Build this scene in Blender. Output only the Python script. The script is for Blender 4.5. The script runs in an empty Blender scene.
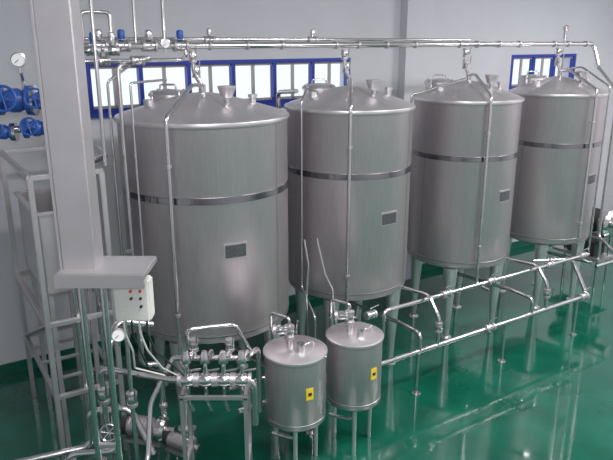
import bpy, bmesh, math, random
from mathutils import Vector, Matrix
random.seed(4)
sc=bpy.context.scene
try:
    sc.view_settings.view_transform='Standard'
    sc.view_settings.look='None'
except Exception: pass
# ---------------------------------------------------------------- materials
def mat(name,col,metal=0.0,rough=0.5,bump=0,scale=(1,1,1),nscale=8,var=0.0,emit=None,es=0,coat=0,rvar=0.0,bdist=0.01):
    m=bpy.data.materials.new(name); m.use_nodes=True
    nt=m.node_tree; b=nt.nodes['Principled BSDF']
    b.inputs['Base Color'].default_value=(*col,1)
    b.inputs['Metallic'].default_value=metal
    b.inputs['Roughness'].default_value=rough
    if coat: b.inputs['Coat Weight'].default_value=coat; b.inputs['Coat Roughness'].default_value=0.05
    if emit: b.inputs['Emission Color'].default_value=(*emit,1); b.inputs['Emission Strength'].default_value=es
    if bump or var or rvar:
        tc=nt.nodes.new('ShaderNodeTexCoord'); mp=nt.nodes.new('ShaderNodeMapping')
        mp.inputs['Scale'].default_value=scale
        nz=nt.nodes.new('ShaderNodeTexNoise'); nz.inputs['Scale'].default_value=nscale; nz.inputs['Detail'].default_value=4
        nt.links.new(tc.outputs['Object'],mp.inputs['Vector']); nt.links.new(mp.outputs['Vector'],nz.inputs['Vector'])
        if var:
            r=nt.nodes.new('ShaderNodeMapRange'); r.inputs['From Min'].default_value=0.3; r.inputs['From Max'].default_value=0.7
            r.inputs['To Min'].default_value=1-var; r.inputs['To Max'].default_value=1+var
            mx=nt.nodes.new('ShaderNodeVectorMath'); mx.operation='SCALE'
            mx.inputs[0].default_value=col
            nt.links.new(nz.outputs['Fac'],r.inputs['Value']); nt.links.new(r.outputs['Result'],mx.inputs['Scale'])
            nt.links.new(mx.outputs['Vector'],b.inputs['Base Color'])
        if rvar:
            r2=nt.nodes.new('ShaderNodeMapRange'); r2.inputs['From Min'].default_value=0.3; r2.inputs['From Max'].default_value=0.7
            r2.inputs['To Min'].default_value=max(0.02,rough-rvar); r2.inputs['To Max'].default_value=rough+rvar
            nt.links.new(nz.outputs['Fac'],r2.inputs['Value']); nt.links.new(r2.outputs['Result'],b.inputs['Roughness'])
        if bump:
            bp=nt.nodes.new('ShaderNodeBump'); bp.inputs['Strength'].default_value=bump; bp.inputs['Distance'].default_value=bdist
            nt.links.new(nz.outputs['Fac'],bp.inputs['Height']); nt.links.new(bp.outputs['Normal'],b.inputs['Normal'])
    return m
STEEL=mat('brushed_stainless',(0.60,0.535,0.56),0.82,0.40,bump=0.12,scale=(1,1,0.08),nscale=60,var=0.05,bdist=0.003)
DOME=mat('stainless_lid',(0.68,0.64,0.66),0.85,0.38,var=0.06,nscale=4)
PIPE=mat('polished_pipe',(0.72,0.69,0.70),1,0.2,var=0.04,nscale=6)
BAND=mat('polished_band',(0.33,0.32,0.33),1,0.10,var=0.1,nscale=3)
SEAM=mat('weld_seam',(0.42,0.41,0.42),1,0.3)
SHEET=mat('satin_sheet',(0.60,0.57,0.59),0.85,0.42,var=0.05,nscale=5)
DARK=mat('dark_rubber',(0.03,0.03,0.035),0,0.5)
PLATE=mat('name_plate',(0.14,0.14,0.15),0.6,0.35,var=0.3,nscale=60)
BLUE=mat('blue_frame_paint',(0.02,0.05,0.38),0,0.4)
VBLUE=mat('valve_blue_paint',(0.03,0.10,0.38),0,0.35)
WHITEP=mat('white_enamel',(0.80,0.79,0.75),0,0.4)
SASH=mat('sash_grey_paint',(0.45,0.42,0.42),0,0.5)
RED=mat('red_button',(0.7,0.03,0.02),0,0.3)
YEL=mat('yellow_label',(0.85,0.62,0.03),0,0.5)
FACE=mat('gauge_face',(0.85,0.85,0.85),0,0.3)
LEGM=mat('leg_stainless',(0.82,0.80,0.81),0.85,0.32)
WALL=mat('wall_paint',(0.66,0.66,0.71),0,0.8,var=0.03,nscale=1.5)
CEIL=mat('ceiling_paint',(0.8,0.8,0.8),0,0.9)
GREENT=mat('green_skirting',(0.01,0.12,0.08),0,0.3)
FLOOR=mat('green_epoxy_floor',(0.004,0.100,0.063),0,0.08,bump=0.02,nscale=2.2,var=0.22,rvar=0.03,coat=0.5,bdist=0.02)
FILL=mat('fill_diffuser',(0.9,0.9,0.9),0,0.5,emit=(1,0.98,0.95),es=4)  # glowing face of the added ceiling fill fixtures
# ---------------------------------------------------------------- helpers
cur=[None]
def group(name,loc=(0,0,0)):
    e=bpy.data.objects.new(name,None); e.location=loc; e.empty_display_size=0.1
    sc.collection.objects.link(e); cur[0]=e; return e
def fin(name,bm,m,smooth=True,top=False):
    me=bpy.data.meshes.new(name); bmesh.ops.recalc_face_normals(bm,faces=bm.faces); bm.to_mesh(me); bm.free()
    me.materials.append(m)
    o=bpy.data.objects.new(name,me); sc.collection.objects.link(o)
    if smooth:
        for p in me.polygons: p.use_smooth=True
        try: me.set_sharp_from_angle(angle=math.radians(35))
        except Exception: pass
    if cur[0] is not None and not top:
        o.parent=cur[0]; o.location=-Vector(cur[0].location)
    return o
def box(name,c,s,m,rz=0,bev=0.0,top=False,rot=None):
    bm=bmesh.new(); bmesh.ops.create_cube(bm,size=1)
    for v in bm.verts: v.co=Vector((v.co.x*s[0],v.co.y*s[1],v.co.z*s[2]))
    if bev: bmesh.ops.bevel(bm,geom=bm.edges[:],offset=bev,segments=2,affect='EDGES')
    M=Matrix.Translation(Vector(c))@(rot if rot is not None else Matrix.Rotation(rz,4,'Z'))
    bm.transform(M); return fin(name,bm,m,bool(bev),top)
def lathe(name,prof,m,c=(0,0,0),seg=64,axis=None):
    bm=bmesh.new(); rings=[]
    for r,z in prof:
        if r<1e-5: rings.append([bm.verts.new((0,0,z))])
        else: rings.append([bm.verts.new((r*math.cos(2*math.pi*i/seg),r*math.sin(2*math.pi*i/seg),z)) for i in range(seg)])
    for a,b in zip(rings,rings[1:]):
        for i in range(seg):
            j=(i+1)%seg
            if len(a)==1 and len(b)>1: bm.faces.new((a[0],b[i],b[j]))
            elif len(b)==1 and len(a)>1: bm.faces.new((a[i],a[j],b[0]))
            elif len(a)>1: bm.faces.new((a[i],a[j],b[j],b[i]))
    R=Matrix.Identity(4)
    if axis is not None: R=Vector((0,0,1)).rotation_difference(Vector(axis).normalized()).to_matrix().to_4x4()
    bm.transform(Matrix.Translation(Vector(c))@R); return fin(name,bm,m)
def cyl(name,a,b,r,m,r2=None,seg=20):
    a=Vector(a); b=Vector(b); L=(b-a).length; r2=r if r2 is None else r2
    return lathe(name,[(0,0),(r,0),(r2,L),(0,L)],m,a,seg,b-a)
def tube(name,pts,r,m=None,bend=None,seg=12):
    m=m or PIPE; bend=bend or r*3.2
    P=[Vector(p) for p in pts]; Q=[P[0]]
    for i in range(1,len(P)-1):
        d1=(P[i-1]-P[i]); d2=(P[i+1]-P[i]); k=min(bend,d1.length*.45,d2.length*.45)
        a=P[i]+d1.normalized()*k; b=P[i]+d2.normalized()*k
        for t in range(7):
            u=t/6; Q.append(a*(1-u)**2+P[i]*2*u*(1-u)+b*u*u)
    Q.append(P[-1])
    bm=bmesh.new(); rings=[]; t0=(Q[1]-Q[0]).normalized()
    n=t0.orthogonal().normalized()
    for i,q in enumerate(Q):
        if i==0: t=t0
        elif i==len(Q)-1: t=(Q[-1]-Q[-2]).normalized()
        else: t=((Q[i+1]-q).normalized()+(q-Q[i-1]).normalized()).normalized()
        n=(n-t*n.dot(t)).normalized(); bi=t.cross(n)
        rings.append([bm.verts.new(q+(n*math.cos(2*math.pi*k/seg)+bi*math.sin(2*math.pi*k/seg))*r) for k in range(seg)])
    for a,b in zip(rings,rings[1:]):
        for k in range(seg): bm.faces.new((a[k],a[(k+1)%seg],b[(k+1)%seg],b[k]))
    bm.faces.new(rings[0][::-1]); bm.faces.new(rings[-1])
    return fin(name,bm,m)
def patch(name,c,r,ph0,ph1,z0,z1,m,th=0.006):
    # curved plate hugging a vertical cylinder; phi measured from -Y towards +X
    bm=bmesh.new(); n=max(4,int((ph1-ph0)/4)); rows=[]
    for i in range(n+1):
        p=math.radians(ph0+(ph1-ph0)*i/n); d=Vector((math.sin(p),-math.cos(p),0)); row=[]
        for rr,z in ((r,z0),(r+th,z0),(r+th,z1),(r,z1)): row.append(bm.verts.new(Vector(c)+d*rr+Vector((0,0,z))))
        rows.append(row)
    for a,b in zip(rows,rows[1:]):
        for k in range(4): bm.faces.new((a[k],a[(k+1)%4],b[(k+1)%4],b[k]))
    bm.faces.new(rows[0]); bm.faces.new(rows[-1][::-1])
    return fin(name,bm,m)
def clamp(p,ax,r):
    ax=Vector(ax).normalized(); cyl('clamp',Vector(p)-ax*.012,Vector(p)+ax*.012,r*1.45,SHEET,seg=16)
def valve(p,ax,r,h=0.16,up=(0,0,1),body=None,act=None):
    ax=Vector(ax).normalized(); p=Vector(p); up=Vector(up).normalized()
    lathe('valve_body',[(0,-r*1.6),(r*1.4,-r*1.6),(r*1.7,-r*.7),(r*1.7,r*.7),(r*1.4,r*1.6),(0,r*1.6)],body or PIPE,p,16,ax)
    clamp(p-ax*r*1.9,ax,r*1.2); clamp(p+ax*r*1.9,ax,r*1.2)
    cyl('valve_stem',p,p+up*h*.6,r*.35,PIPE,seg=10)
    if act: lathe('valve_actuator',[(0,0),(r*1.0,0),(r*1.1,h*.15),(r*1.1,h*.5),(r*.8,h*.62),(0,h*.65)],act,p+up*h*.45,16,up)
    else:
        side=ax; cyl('valve_handle',p+up*h*.6-side*.01,p+up*h*.75+side*h*.9,r*.28,PIPE,seg=10)
def handwheel(p,ax,R,m):
    ax=Vector(ax).normalized(); n=ax.orthogonal().normalized(); b=ax.cross(n); p=Vector(p)
    pts=[p+(n*math.cos(t*math.pi/8)+b*math.sin(t*math.pi/8))*R for t in range(17)]
    tube('wheel_rim',pts,R*.12,m,bend=R*.1,seg=8)
    for t in range(3):
        a=t*math.pi/3; d=n*math.cos(a)+b*math.sin(a); cyl('wheel_spoke',p-d*R,p+d*R,R*.07,m,seg=8)
def gauge(p,face,R):
    face=Vector(face).normalized(); p=Vector(p)
    lathe('gauge_case',[(0,-.02),(R,-.02),(R*1.08,0),(R*1.08,.018),(R*.92,.02),(R*.92,.012),(0,.012)],PIPE,p,28,face)
    lathe('gauge_dial',[(0,.0),(R*.92,.0),(R*.92,.014),(0,.014)],FACE,p,28,face)
    n=face.orthogonal().normalized(); cyl('gauge_needle',p+face*.018,p+face*.018+n*R*.7,R*.05,DARK,seg=6)
    cyl('gauge_stem',p-Vector((0,0,R)),p-Vector((0,0,R*1.9)),R*.2,PIPE,seg=10)

O=Vector((-1.01,6.33,0)); U=Vector((.843,.537,0)).normalized(); N=Vector((-U.y,U.x,0))
RZ=math.atan2(U.y,U.x)
def W(s,n,z=0): return O+U*s+N*n+Vector((0,0,z))
def wbox(name,s0,s1,n0,n1,z0,z1,m,bev=0,top=False):
    return box(name,W((s0+s1)/2,(n0+n1)/2,(z0+z1)/2),(s1-s0,n1-n0,z1-z0),m,RZ,bev,top)
# ---------------------------------------------------------------- room
S0,S1,N0,N1,H=-5.5,9.6,-8.5,1.75,5.6
T=.25
wbox('floor',S0-T,S1+T,N0-T,N1+T,-.2,0,FLOOR,top=True)
wbox('ceiling',S0-T,S1+T,N0-T,N1+T,H,H+.2,CEIL,top=True)
wins=[(-.65,3.05),(6.45,8.2)]; WZ0,WZ1=2.98,3.56
group('wall_back',W(2,N1+.1,0))
wbox('lower_wall',S0-T,S1+T,N1,N1+T,0,WZ0,WALL)
wbox('upper_wall',S0-T,S1+T,N1,N1+T,WZ1,H,WALL)
e=S0-T
for a,b in wins+[(S1+T,None)]:
    wbox('pier',e,a,N1,N1+T,WZ0,WZ1,WALL); e=b
wbox('pilaster',3.95,4.46,N1-.16,N1,0,H,WALL)
cur[0]=None
wbox('wall_left',S0-T,S0,N0,N1,0,H,WALL,top=True)
wbox('wall_right',S1,S1+T,N0,N1,0,H,WALL,top=True)
wbox('wall_front',S0-T,S1+T,N0-T,N0,0,H,WALL,top=True)
wbox('baseboard_back',S0,3.95,N1-.02,N1,0,.14,GREENT,top=True)
wbox('baseboard_back_far',4.46,S1,N1-.02,N1,0,.14,GREENT,top=True)
for i,(a,b) in enumerate(wins):
    group('window_%d'%(i+1),W((a+b)/2,N1+.1,WZ0))
    f=.05; y0,y1=N1-.01,N1+.08
    wbox('frame_top',a,b,y0,y1,WZ1-f,WZ1,BLUE); wbox('frame_bottom',a,b,y0,y1,WZ0,WZ0+f,BLUE)
    n=6 if i==0 else 3
    for k in range(n+1):
        x=a+(b-a-f)*k/n; wbox('mullion',x,x+f,y0,y1,WZ0+f,WZ1-f,BLUE)
        if k<n:
            dx=(b-a-f)/n; g0,g1=x+f,x+dx
            wbox('sash_top',g0,g1,N1+.03,N1+.06,WZ1-f-.03,WZ1-f,SASH); wbox('sash_bottom',g0,g1,N1+.03,N1+.06,WZ0+f,WZ0+f+.03,SASH)
            wbox('sash_mid',(g0+g1)/2-.02,(g0+g1)/2+.02,N1+.03,N1+.06,WZ0+f,WZ1-f,SASH)
    wbox('sill',a,b,N1-.06,N1,WZ0-.04,WZ0,BLUE if i==0 else WHITEP)
# ---------------------------------------------------------------- big tanks
tanks=[(0,.82),(1.77,.71),(3.62,.668),(5.42,.64)]
ZR,ZB=3.11,1.03; ZP=3.75
def pt(c,ph,r,z): p=math.radians(ph); return Vector((c.x+r*math.sin(p),c.y-r*math.cos(p),z))
plates=[26,36,40,42]
for i,(s,R) in enumerate(tanks):
    c=W(s,0); g=group('storage_tank',c)
    lathe('body',[(0,ZB-.16),(R*.35,ZB-.13),(R*.9,ZB-.03),(R*.985,ZB),(R,ZB+.03),(R,ZR-.04),(R+.004,ZR-.03)],STEEL,c,96)
    lathe('rim_ring',[(R-.01,ZR-.045),(R+.018,ZR-.04),(R+.024,ZR-.02),(R+.018,ZR),(R-.02,ZR+.006)],DOME,c,96)
    lathe('conical_lid',[(R+.01,ZR-.005),(R*.96,ZR+.02),(R*.55,ZR+.12),(R*.2,ZR+.19),(R*.12,ZR+.20),(0,ZR+.205)],DOME,c,96)
    for k in range(4):
        a=k*90+32
        cyl('lid_seam',pt(c,a,R*.95,ZR+.019),pt(c,a,R*.55,ZR+.118),.004,SEAM,seg=6); cyl('lid_seam',pt(c,a,R*.55,ZR+.118),pt(c,a,R*.2,ZR+.188),.004,SEAM,seg=6)
    lathe('hoop_band',[(R,2.39),(R+.006,2.392),(R+.006,2.452),(R,2.455)],BAND,c,96)
    lathe('bottom_seam',[(R,ZB+.06),(R+.004,ZB+.063),(R+.004,ZB+.075),(R,ZB+.078)],SEAM,c,96)
    for a in (-58,62): patch('vertical_seam',c,R,a,a+.5,ZB+.08,ZR-.05,SEAM,.002)
    hw=math.degrees(.10/R); a=plates[i]; patch('name_plate',c,R,a-hw,a+hw,1.88,2.0,PLATE,.008)
    patch('name_plate_frame',c,R,a-hw*1.12,a+hw*1.12,1.865,2.015,SHEET,.004)
    # legs
    for a in (-20,70,160,250):
        q=pt(c,a,R-.13,0); lathe('leg_%d'%a,[(0,.02),(.035,.02),(.045,.3),(.095,ZB-.03),(0,ZB-.02)],LEGM,q,20)
        lathe('foot_pad',[(0,0),(.07,0),(.07,.015),(.03,.03),(0,.03)],LEGM,q,20)
    # top fittings
    q=pt(c,42,R*.5,0)
    cyl('breather_neck',q+Vector((0,0,ZR+.10)),q+Vector((0,0,ZR+.20)),.025,PIPE)
    lathe('breather_cap',[(0,ZR+.18),(.05,ZR+.18),(.085,ZR+.27),(.085,ZR+.285),(0,ZR+.285)],DOME,q,24)
    q=pt(c,-125,R*.58,0)
    lathe('manhole',[(.18,ZR+.03),(.18,ZR+.15),(.20,ZR+.15),(.20,ZR+.17),(.17,ZR+.20),(0,ZR+.22)],DOME,q,36)
    tube('manhole_handle',[q+Vector((-.08,0,ZR+.20)),q+Vector((-.08,0,ZR+.26)),q+Vector((.08,0,ZR+.26)),q+Vector((.08,0,ZR+.20))],.01)
    for t in range(4):
        d=pt(Vector((0,0,0)),t*90+45,.19,0); cyl('manhole_clamp',q+d+Vector((0,0,ZR+.10)),q+d+Vector((0,0,ZR+.21)),.014,PIPE,seg=8)
    q=pt(c,-70,R*.62,0)
    cyl('sight_port',q+Vector((0,0,ZR+.07)),q+Vector((0,0,ZR+.15)),.055,DOME)
    q=pt(c,85,R*.6,0)
    cyl('level_port',q+Vector((0,0,ZR+.07)),q+Vector((0,0,ZR+.16)),.03,DOME); cyl('level_cap',q+Vector((0,0,ZR+.16)),q+Vector((0,0,ZR+.19)),.045,DOME)
    cyl('spray_neck',c+Vector((0,0,ZR+.18)),c+Vector((0,0,ZR+.28)),.035,PIPE)
    valve(c+Vector((-.05,0,ZR+.40)),(0,0,1),.024,.12,up=-N)
    tube('drop_pipe',[W(s-.08,0,ZP-.16),W(s-.08,0,ZP-.24),c+Vector((0,0,ZR+.26))],.022)
    # downcomer along tank front
    ph=[-12,-3,8,22][i]
    a=pt(c,ph,R+.06,ZR+.06); b=pt(c,ph,R+.06,.85)
    tube('spray_downcomer',[c+Vector((0,0,ZR+.27)),pt(c,ph,R*.3,ZR+.29),a,b,b+(-N)*.22+Vector((0,0,-.02))],.019)
    for z in (2.75,1.35): cyl('pipe_bracket',pt(c,ph,R,z),pt(c,ph,R+.06,z),.008,SEAM,seg=8); clamp((b.x,b.y,z),(0,0,1),.019)
    if i==0:
        tube('left_riser_pipe',[W(-.55,-.1,ZP-.10),pt(c,-40,.93,ZP-.16),pt(c,-40,.93,.9)],.019)
        tube('left_riser_pipe_b',[W(-.62,-.1,ZP-.10),pt(c,-50,.95,ZP-.3),pt(c,-50,.95,1.0)],.012)
        tube('left_riser_pipe_c',[pt(c,-33,.9,.9),pt(c,-33,.9,3.45),pt(c,-45,.4,3.45)],.011)
    if i==1:
        tube('riser_thick',[W(.95,-.2,3.3),pt(c,-84,.80,3.25),pt(c,-84,.80,.8),pt(c,-70,1.1,.75)],.024)
        tube('riser_thin',[W(1.2,.0,3.3),pt(c,-42,.80,3.2),pt(c,-42,.80,1.15),pt(c,-20,1.15,1.0),pt(c,-20,1.15,.7)],.012)
    if i==2: tube('riser',[pt(c,-20,.2,3.35),pt(c,-76,.76,3.15),pt(c,-76,.76,.9)],.014)
    if i==3:
        tube('riser',[W(5.5,0,3.4),pt(c,42,.3,3.45),pt(c,42,.72,3.2),pt(c,42,.72,.9)],.014)
        tube('far_drop',[W(6.1,-.12,ZP-.32),W(6.15,-.45,3.1),W(6.15,-.45,.95),W(5.9,-1.0,.8),W(5.3,-1.0,.8)],.024)
    # outlet
    tube('outlet_pipe',[c+Vector((0,0,ZB-.12)),c+Vector((0,0,ZB-.3)),W(s+.15,-R-.12,ZB-.3)],.025)
# ---------------------------------------------------------------- overhead pipework
group('overhead_pipework',W(2,0,ZP))
tube('main_header',[W(-1.3,-.25,ZP),W(-1.0,0,ZP),W(6.1,0,ZP),W(6.1,-.12,ZP-.3)],.03)
tube('upper_header',[W(-1.4,-.35,ZP+.1),W(-1.2,.12,ZP+.06),W(3.7,.12,ZP+.05)],.018)
for s in (.9,2.7,4.5): clamp(W(s,0,ZP),U,.03)
for i,(s,R) in enumerate(tanks):
    valve(W(s-.08,0,ZP-.10),(0,0,1),.022,.12,up=-N)
    clamp(W(s-.2,0,ZP),U,.03); clamp(W(s+.1,0,ZP),U,.03)
    clamp(W(s+.5,0,ZP),U,.03)
lathe('vent_cap',[(0,0),(.03,0),(.03,.12),(.045,.14),(.045,.18),(0,.2)],PIPE,W(5.45,0,ZP+.05),16)
cyl('vent_post',W(5.45,0,ZP),W(5.45,0,ZP+.06),.015,PIPE)
for s,m in ((-.95,PIPE),(-.75,VBLUE),(-.5,PIPE),(-.2,VBLUE)):
    valve(W(s,0,ZP),U,.03,.13,act=m)
for s in (.15,1.35): valve(W(s,.12,ZP+.05),U,.022,.10,act=PIPE)
tube('left_loop',[W(-1.1,-.05,ZP+.02),W(-1.1,-.05,ZP+.28),W(-.85,-.05,ZP+.28),W(-.85,-.05,ZP)],.018)
tube('stub_up',[W(-.35,0,ZP),W(-.35,0,H-.02)],.018)
tube('stub_up_b',[W(-.62,0,ZP),W(-.62,0,H-.02)],.014)
tube('second_level',[W(-1.15,-.25,ZP-.12),W(-.3,-.25,ZP-.12),W(-.15,0,ZP-.1),W(-.15,0,ZP)],.018)
for s in (-1.0,-.7): valve(W(s,-.25,ZP-.12),U,.024,.10,up=-N)
gauge(W(-.45,-.27,ZP+.02),-N,.04)
# ---------------------------------------------------------------- lower pipework
group('lower_pipework',W(2,-1.1,0))
tube('return_header',[W(4.3,-.72,.98),W(4.9,-.9,.95),W(4.9,-1.18,.52),W(-.3,-1.18,.52)],.028)
tube('product_header',[W(5.2,-.93,.98),W(1.6,-.93,.98),W(1.6,-.93,.66),W(-.3,-1.0,.66)],.024)
for k,s in enumerate((4.7,3.3,1.9,.5)):
    cyl('support_post',W(s,-1.18,0),W(s,-1.18,.5),.018,PIPE); lathe('support_foot',[(0,0),(.05,0),(.05,.012),(0,.02)],PIPE,W(s,-1.18,0),16)
for i,(s,R) in enumerate(tanks[1:]):
    if i<2:
        tube('branch_drop',[W(s+.42,-R*.72,1.0),W(s+.42,-.93-.06,1.06),W(s+.42,-1.18,.85),W(s+.42,-1.18,.54)],.022)
        valve(W(s+.42,-1.18,.74),(0,0,1),.024,.12,up=-N)
        tube('branch_return',[W(s+.15,-R-.1,ZB-.3),W(s+.15,-1.18,ZB-.3),W(s+.15,-1.18,.54)],.022)
        valve(W(s+.75,-.93,.98),U,.026,.12)
    valve(W(s-.35,-.93,.98),U,.026,.12)
    valve(W(s-.6,-1.18,.52),U,.03,.14)
# ---------------------------------------------------------------- small tanks
for (x,y,D,lab,zt) in ((-.10,5.14,.55,28,1.17),(.45,5.45,.52,40,1.17)):
    c=Vector((x,y,0)); R=D/2; group('dosing_tank',c)
    zb=.50
    lathe('body',[(0,zb-.09),(R*.5,zb-.05),(R*.95,zb),(R,zb+.02),(R,zt-.02)],STEEL,c,64)
    lathe('lid',[(R+.004,zt-.03),(R+.012,zt-.02),(R+.012,zt),(R*.97,zt+.012),(R*.2,zt+.03),(0,zt+.035)],DOME,c,64)
    lathe('seam',[(R,zb+.05),(R+.003,zb+.052),(R+.003,zb+.06),(R,zb+.062)],SEAM,c,64)
    for a in (0,120,240): cyl('leg_%d'%a,pt(c,a,R-.06,0),pt(c,a,R-.06,zb+.0),.02,LEGM)
    hw=math.degrees(.035/R); patch('warning_label',c,R,lab-hw,lab+hw,zt-.36,zt-.25,YEL,.004)
    patch('label_mark',c,R+.004,lab-hw*.5,lab+hw*.5,zt-.32,zt-.29,DARK,.002)
    cyl('lid_port',c+Vector((-.05,0,zt+.03)),c+Vector((-.05,0,zt+.13)),.03,PIPE)
    valve(c+Vector((-.05,0,zt+.17)),(0,0,1),.026,.12,up=(.8,-.5,.2))
    valve(c+Vector((-.13,-.02,zt+.2)),(1,0,0),.026,.12,up=(-.3,-.8,.5))
    cyl('lid_port_b',c+Vector((.05,-.08,zt+.02)),c+Vector((.05,-.08,zt+.10)),.035,PIPE)
    tube('lid_handle',[c+Vector((.08,-.05,zt+.02)),c+Vector((.08,-.05,zt+.07)),c+Vector((.16,.02,zt+.07)),c+Vector((.16,.02,zt+.02))],.008)
    tube('inlet_pipe',[c+Vector((-.05,0,zt+.22)),c+Vector((-.05,0,zt+.30)),c+Vector((-.22,.12,zt+.30)),c+Vector((-.22,.15,zt+.12)),c+Vector((-.22,.28,zt+.1)),c+Vector((-.22,.28,.7))],.014)
    tube('drain_pipe',[c+Vector((0,0,zb-.07)),c+Vector((0,0,.25)),c+Vector((-.22,.1,.25))],.018)
# ---------------------------------------------------------------- valve manifold stand
group('valve_manifold',(-.72,4.75,0))
mz=1.12
for x in (-1.02,-.5):
    for y in (4.62,4.9): box('leg',(x,y,mz/2-.06),(.03,.03,mz-.12),SHEET)
for y in (4.62,4.9): box('rail',(-.76,y,mz-.12),(.56,.03,.03),SHEET)
for x in (-1.02,-.5): box('side_rail',(x,4.76,mz-.12),(.03,.28,.03),SHEET); box('low_rail',(x,4.76,.35),(.03,.28,.03),SHEET)
box('low_rail_front',(-.76,4.62,.35),(.52,.03,.03),SHEET)
tube('manifold_pipe_a',[(-1.12,4.7,mz+.0),(-.43,4.7,mz+.0),(-.43,4.7,.7)],.028)
tube('manifold_pipe_b',[(-1.12,4.85,mz+.12),(-.5,4.85,mz+.12),(-.42,5.05,mz+.12),(-.42,5.05,.6)],.024)
for k in range(4):
    x=-.98+k*.15
    valve((x,4.7,mz+.0),(1,0,0),.034,.13)
    tube('loop',[(x,4.7,mz),(x,4.7,mz+.17),(x+.04,4.85,mz+.2),(x+.04,4.85,mz+.1)],.018)
    lathe('valve_bonnet',[(0,0),(.04,0),(.045,.03),(.03,.07),(.02,.1),(0,.1)],PIPE,(x,4.7,mz+.16),18)
    tube('drain_leg',[(x,4.7,mz),(x,4.7,mz-.2),(x+.03,4.72,mz-.3)],.016)
    if k%2==0: valve((x+.04,4.85,mz+.24),(0,0,1),.022,.11,up=(.4,-.8,.2))
tube('manifold_link',[(-.98,4.85,mz+.2),(-1.0,4.85,mz+.38),(-.6,4.95,mz+.38),(-.48,5.0,mz+.1)],.018)
group('sensor_conduit',(.2,5.85,0))
tube('conduit_a',[(.02,5.75,.7),(.0,5.7,1.45),(.02,5.72,1.75),(-.02,5.75,2.0)],.009)
tube('conduit_b',[(.10,5.95,1.95),(.18,5.9,1.6),(.26,5.85,1.45),(.30,5.85,.7)],.010)
# ---------------------------------------------------------------- pumps
def pump(name,c,ax,k=1.0,zc=.28,col=None):
    c=Vector(c); ax=Vector(ax).normalized(); p=c+Vector((0,0,zc)); group(name,c)
    sd=Vector((0,0,1)).cross(ax)
    cyl('motor',p-ax*.36*k,p-ax*.06*k,.10*k,col or SHEET,seg=28)
    for t in range(7): cyl('cooling_fin',p-ax*(.34-.035*t)*k,p-ax*(.33-.035*t)*k,.112*k,col or SHEET,seg=28)
    cyl('fan_cowl',p-ax*.43*k,p-ax*.36*k,.105*k,DARK,r2=.11*k,seg=28)
    lathe('volute',[(0,-.06*k),(.11*k,-.06*k),(.135*k,-.03*k),(.135*k,.03*k),(.11*k,.06*k),(.04*k,.07*k),(.04*k,.14*k),(.055*k,.14*k),(.055*k,.16*k),(0,.16*k)],PIPE,p,32,ax)
    cyl('discharge',p+sd*.08*k,p+sd*.08*k+Vector((0,0,.24*k)),.03*k,PIPE)
    clamp(p+sd*.08*k+Vector((0,0,.24*k)),(0,0,1),.03*k)
    r=math.atan2(ax.y,ax.x)
    box('base_plate',c-ax*.18*k+Vector((0,0,zc-.13*k)),(.4*k,.2*k,.03),SHEET,r)
    for a in (-1,1):
        for b in (-1,1): q=c-ax*.18*k+ax*.17*k*a+sd*.08*k*b; cyl('foot',q,q+Vector((0,0,zc-.12*k)),.015*max(1,k),PIPE)
pump('centrifugal_pump',(-1.36,5.22,0),(1,-.25,0),.9,.3)
tube('discharge_pipe',[(-1.35,5.30,.50),(-1.35,5.30,.95),(-1.5,5.25,.95),(-1.5,5.25,1.9),(-1.5,5.1,2.1)],.026)
pump('centrifugal_pump',(-1.06,5.04,0),(.9,-.5,0),.65,.25)
pump('transfer_pump',W(6.62,-.3),-N,1.7,1.05,DARK)
c=W(6.62,.05)
wbox('lower_shelf',6.4,6.84,-.35,.5,.45,.49,SHEET)
wbox('drive_box',6.46,6.78,-.2,.35,.49,.72,DARK,.02)
# ---------------------------------------------------------------- equipment stand at left
g=group('equipment_stand',W(-1.6,.3))
sa,sb,na,nb=-1.72,-1.15,-.45,1.05; zt=2.74; w=.045
def rail(a,b,t=.042,m=SHEET,name='rail'):
    a=Vector(a); b=Vector(b); d=b-a; q=Vector((1,0,0)).rotation_difference(d.normalized()).to_matrix().to_4x4()
    if abs(d.z)<1e-4: q=Matrix.Rotation(math.atan2(d.y,d.x),4,'Z')
    box(name,(a+b)/2,(d.length,t,t),m,rot=q,bev=.004)
for s in (sa,sb):
    for n in (na,nb): wbox('post',s-w/2,s+w/2,n-w/2,n+w/2,0,zt,SHEET,.005)
for z in (zt,1.45,.75):
    for n in (na,nb): rail(W(sa,n,z),W(sb,n,z))
    for s in (sa,sb): rail(W(s,na,z),W(s,nb,z))
for n in (-.1,.3,.7): rail(W(sa,n,.75),W(sb,n,.75),.03)
rail(W(sa,na,1.45),W(sa,nb,.75),.03)
tube('service_pipe_a',[(-2.02,5.2,.02),(-2.02,5.2,2.70)],.022)
tube('service_pipe_b',[W(sb-.1,na+.1,.02),W(sb-.1,na+.1,2.70)],.016)
tube('service_pipe_c',[W(sb-.05,na+.35,1.1),W(sb-.05,na+.35,2.70)],.02)
# rinse basin carried by the stand
b0,b1,c0,c1,zb0,zb1=-1.66,-1.24,-.2,.75,1.62,2.36
wbox('basin_front',b0,b1,c0,c0+.02,zb0,zb1,SHEET); wbox('basin_back',b0,b1,c1-.02,c1,zb0,zb1,SHEET)
wbox('basin_left',b0,b0+.02,c0,c1,zb0,zb1,SHEET); wbox('basin_right',b1-.02,b1,c0,c1,zb0,zb1,SHEET)
wbox('basin_bottom',b0,b1,c0,c1,zb0,zb0+.02,SHEET)
for a in ((b0-.03,b1+.0,c0-.03,c0+.02),(b0-.03,b1,c1-.02,c1+.03),(b0-.03,b0+.02,c0,c1),(b1-.02,b1+.03,c0,c1)): wbox('basin_rim',*a,zb1,zb1+.025,DOME,.004)
for s in (b0+.04,b1-.04):
    for n in (c0+.05,c1-.05): wbox('basin_leg',s-.02,s+.02,n-.02,n+.02,0,zb0,SHEET)
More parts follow.
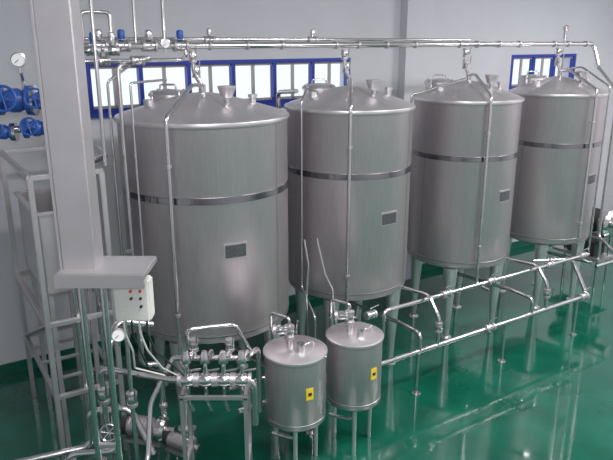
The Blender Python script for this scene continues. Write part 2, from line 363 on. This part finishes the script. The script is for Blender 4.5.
# ---------------------------------------------------------------- inlet valve station (blue)
group('inlet_valve_station',(-2.1,4.95,2.8))
bx,by=-2.12,4.95
tube('riser',[(bx-.22,by,3.36),(bx-.32,by,3.36),(bx-.32,by,H-.02)],.045)
tube('riser_b',[(bx+.10,by+.25,2.8),(bx+.10,by+.25,H-.02)],.022)
tube('riser_c',[(bx+.45,by+.3,2.8),(bx+.45,by+.3,H-.02)],.016)
def bvalve(x,z,k):
    lathe('valve_body_blue',[(0,-.10*k),(.085*k,-.10*k),(.085*k,-.07*k),(.05*k,-.06*k),(.07*k,-.02*k),(.07*k,.02*k),(.05*k,.06*k),(.085*k,.07*k),(.085*k,.10*k),(0,.10*k)],VBLUE,(x,by,z),28,(1,0.15,0))
    lathe('flange',[(0,-.012),(.09*k,-.012),(.09*k,.012),(0,.012)],PIPE,(x+.11*k,by+.01,z),28,(1,.15,0))
    cyl('stem',(x,by,z),(x,by-.15*k,z+.03),.015,PIPE); handwheel((x,by-.15*k,z+.03),(.1,-1,.2),.07*k,VBLUE)
bvalve(bx-.10,3.36,1.3); bvalve(bx+.11,3.36,1.0); bvalve(bx+.04,3.15,.9); bvalve(bx-.22,3.12,.8)
cyl('header',(bx-.3,by,3.36),(bx+.2,by+.03,3.36),.035,PIPE)
tube('lower_loop',[(bx-.35,by,3.14),(bx+.2,by+.02,3.14),(bx+.26,by+.02,3.0),(bx+.26,by+.02,2.78)],.028)
lathe('filter_housing',[(0,0),(.07,0),(.085,.04),(.085,.2),(.05,.25),(0,.26)],PIPE,(bx-.42,by-.05,2.95),28)
tube('gauge_line',[(bx-.02,by,3.36),(bx-.02,by,3.52),(bx+.0,by-.06,3.56)],.012)
gauge((bx+.0,by-.08,3.66),(.35,-1,.1),.05)
tube('gauge_branch',[(bx+.12,by+.02,3.36),(bx+.12,by+.02,3.62),(bx+.3,by+.1,3.62)],.02)
tube('horizontal_link',[(bx+.10,by+.25,3.72),(bx+.45,by+.3,3.72),W(-1.42,-.4,ZP),W(-1.3,-.25,ZP)],.025)
for k in range(3): valve((bx+.30+.13*k,by+.27+.06*k,3.72),(1,.2,0),.024,.13,act=[PIPE,VBLUE,PIPE][k])
tube('platform_pipe',[(bx+.26,by+.02,2.80),W(-1.2,-.3,2.80),W(-1.0,-.1,2.80),W(-.95,.4,2.80)],.026)
# ---------------------------------------------------------------- cable duct + control box
group('cable_duct',(-1.36,3.65,2.3))
box('vertical_duct',(-1.345,3.65,4.03),(.20,.15,3.10),SHEET,bev=.006)
box('duct_side_lip',(-1.455,3.60,4.03),(.018,.05,3.10),SHEET,bev=.003)
box('duct_cover_seam',(-1.345,3.573,4.03),(.185,.004,3.08),SHEET)
box('horizontal_tray',(-1.205,3.66,2.475),(.52,.34,.04),SHEET,bev=.006)
box('tray_flange',(-1.205,3.48,2.455),(.52,.012,.08),SHEET)
for x in (-1.40,-1.26):
    cyl('support_tube',(x,3.7,.0),(x,3.7,2.46),.020,PIPE); lathe('foot',[(0,0),(.05,0),(.05,.012),(0,.02)],PIPE,(x,3.7,0),16)
rail((-1.40,3.7,1.2),(-1.26,3.7,1.2),.03)
group('control_panel',(-1.12,3.84,2.1))
z0=2.185; px=-1.125; ip=3.88
box('enclosure',(px,ip,z0),(.23,.12,.28),WHITEP,bev=.01)
box('door_seam',(px,ip-.062,z0),(.20,.004,.25),WHITEP,bev=.001)
for k,(dx,dz,m) in enumerate(((.06,.075,RED),(.06,0.025,DARK),(.06,-.03,DARK),(-.0,.075,RED),(-.0,.025,DARK),(-.06,-.07,FACE))):
    cyl('push_button',(px+dx,ip-.062,z0+dz),(px+dx,ip-.078,z0+dz),.009,m,seg=16)
box('bracket',(px,ip-.01,z0+.19),(.05,.05,.13),SHEET)
for k in range(4):
    x=px-.08+.05*k; tube('cable_%d'%k,[(x,ip,z0-.13),(x,ip,z0-.25),(x+.03,3.92,z0-.4),(x-.05+.05*k,4.2,1.5),(x+.1,4.45,1.3)],.007,DARK if k%2 else WHITEP)
# conduit cluster by the stand
group('cip_pipework',(-1.5,4.9,0))
tube('feed_a',[(-2.6,4.6,.35),(-1.9,4.9,.35),(-1.9,4.9,.7),(-1.55,4.95,.7),(-1.35,4.85,.3)],.03)
tube('feed_b',[(-1.95,4.5,.2),(-1.95,4.5,.55),(-1.55,4.55,.55),(-1.55,4.55,1.5),(-1.55,4.8,1.6),(-1.3,4.95,1.5)],.028)
tube('feed_c',[(-1.7,4.75,.15),(-1.7,4.75,1.2),(-1.12,4.7,1.12)],.024)
tube('feed_d',[(-1.9,5.0,.16),(-1.12,4.6,.16)],.026)
tube('feed_e',[(-1.42,4.6,.1),(-1.42,4.6,1.9),(-1.42,4.85,2.0),(-1.42,5.0,1.9),(-1.42,5.0,1.2)],.018)
tube('feed_f',[(-1.75,4.4,.35),(-1.35,4.3,.35),(-1.3,4.5,.5),(-1.3,4.7,.9),(-1.12,4.85,1.24)],.022)
valve((-1.7,4.75,.95),(0,0,1),.03,.14,up=(.5,-.8,.2)); valve((-1.95,4.5,.4),(0,0,1),.034,.14,up=(.3,-1,0),body=VBLUE)
valve((-1.42,4.6,1.0),(0,0,1),.026,.13,up=(.5,-.8,.2)); valve((-1.55,4.35,.35),(1,-.2,0),.03,.13,body=VBLUE)
valve((-1.72,4.92,.7),(1,.1,0),.032,.15,act=PIPE)
handwheel((-1.6,4.5,.75),(.3,-1,.2),.07,PIPE)
gauge((-1.45,4.5,1.62),(.3,-1,.3),.05)
# ---------------------------------------------------------------- lights
def fill_lamp(s,n,L,power,w=.25,col=(1,.97,.96)):  # unseen ceiling fixture, added as interior fill light
    p=W(s,n,H-.12); g=group('ceiling_fill_light',p)
    wbox('fill_housing',s-L/2,s+L/2,n-w/2,n+w/2,H-.10,H-.005,WHITEP); wbox('fill_panel',s-L/2+.02,s+L/2-.02,n-w/2+.02,n+w/2-.02,H-.115,H-.10,FILL)
    l=bpy.data.lights.new('fill_area_light','AREA'); l.shape='RECTANGLE'; l.size=L; l.size_y=w; l.energy=power; l.color=col
    o=bpy.data.objects.new('fill_area_light',l); sc.collection.objects.link(o); o.parent=g; o.location=(0,0,-.03); o.rotation_euler=(0,0,RZ)
fill_lamp(-1.0,-3.9,2.4,165,.6,(.98,.97,1)); fill_lamp(3.4,-4.2,2.4,235,.6); fill_lamp(7.4,-2.8,2.0,250,.6,(1,.96,.95))
# on-camera flash
l=bpy.data.lights.new('camera_flash','AREA'); l.size=.12; l.energy=45; l.color=(1,.96,.98)
o=bpy.data.objects.new('camera_flash',l); sc.collection.objects.link(o); o.location=(.05,-.05,3.9); o.rotation_euler=(math.radians(76),0,0)
w=bpy.data.worlds.new('World'); sc.world=w; w.use_nodes=True
bg=w.node_tree.nodes['Background']; bg.inputs[0].default_value=(.84,.92,1,1); bg.inputs[1].default_value=1.15
# ---------------------------------------------------------------- camera
cd=bpy.data.cameras.new('camera'); cd.sensor_width=36; cd.lens=37.58; cd.clip_start=.05
co=bpy.data.objects.new('camera',cd); co.location=(0,0,3.8); co.rotation_euler=(math.radians(90-16.53),0,0)
sc.collection.objects.link(co); sc.camera=co
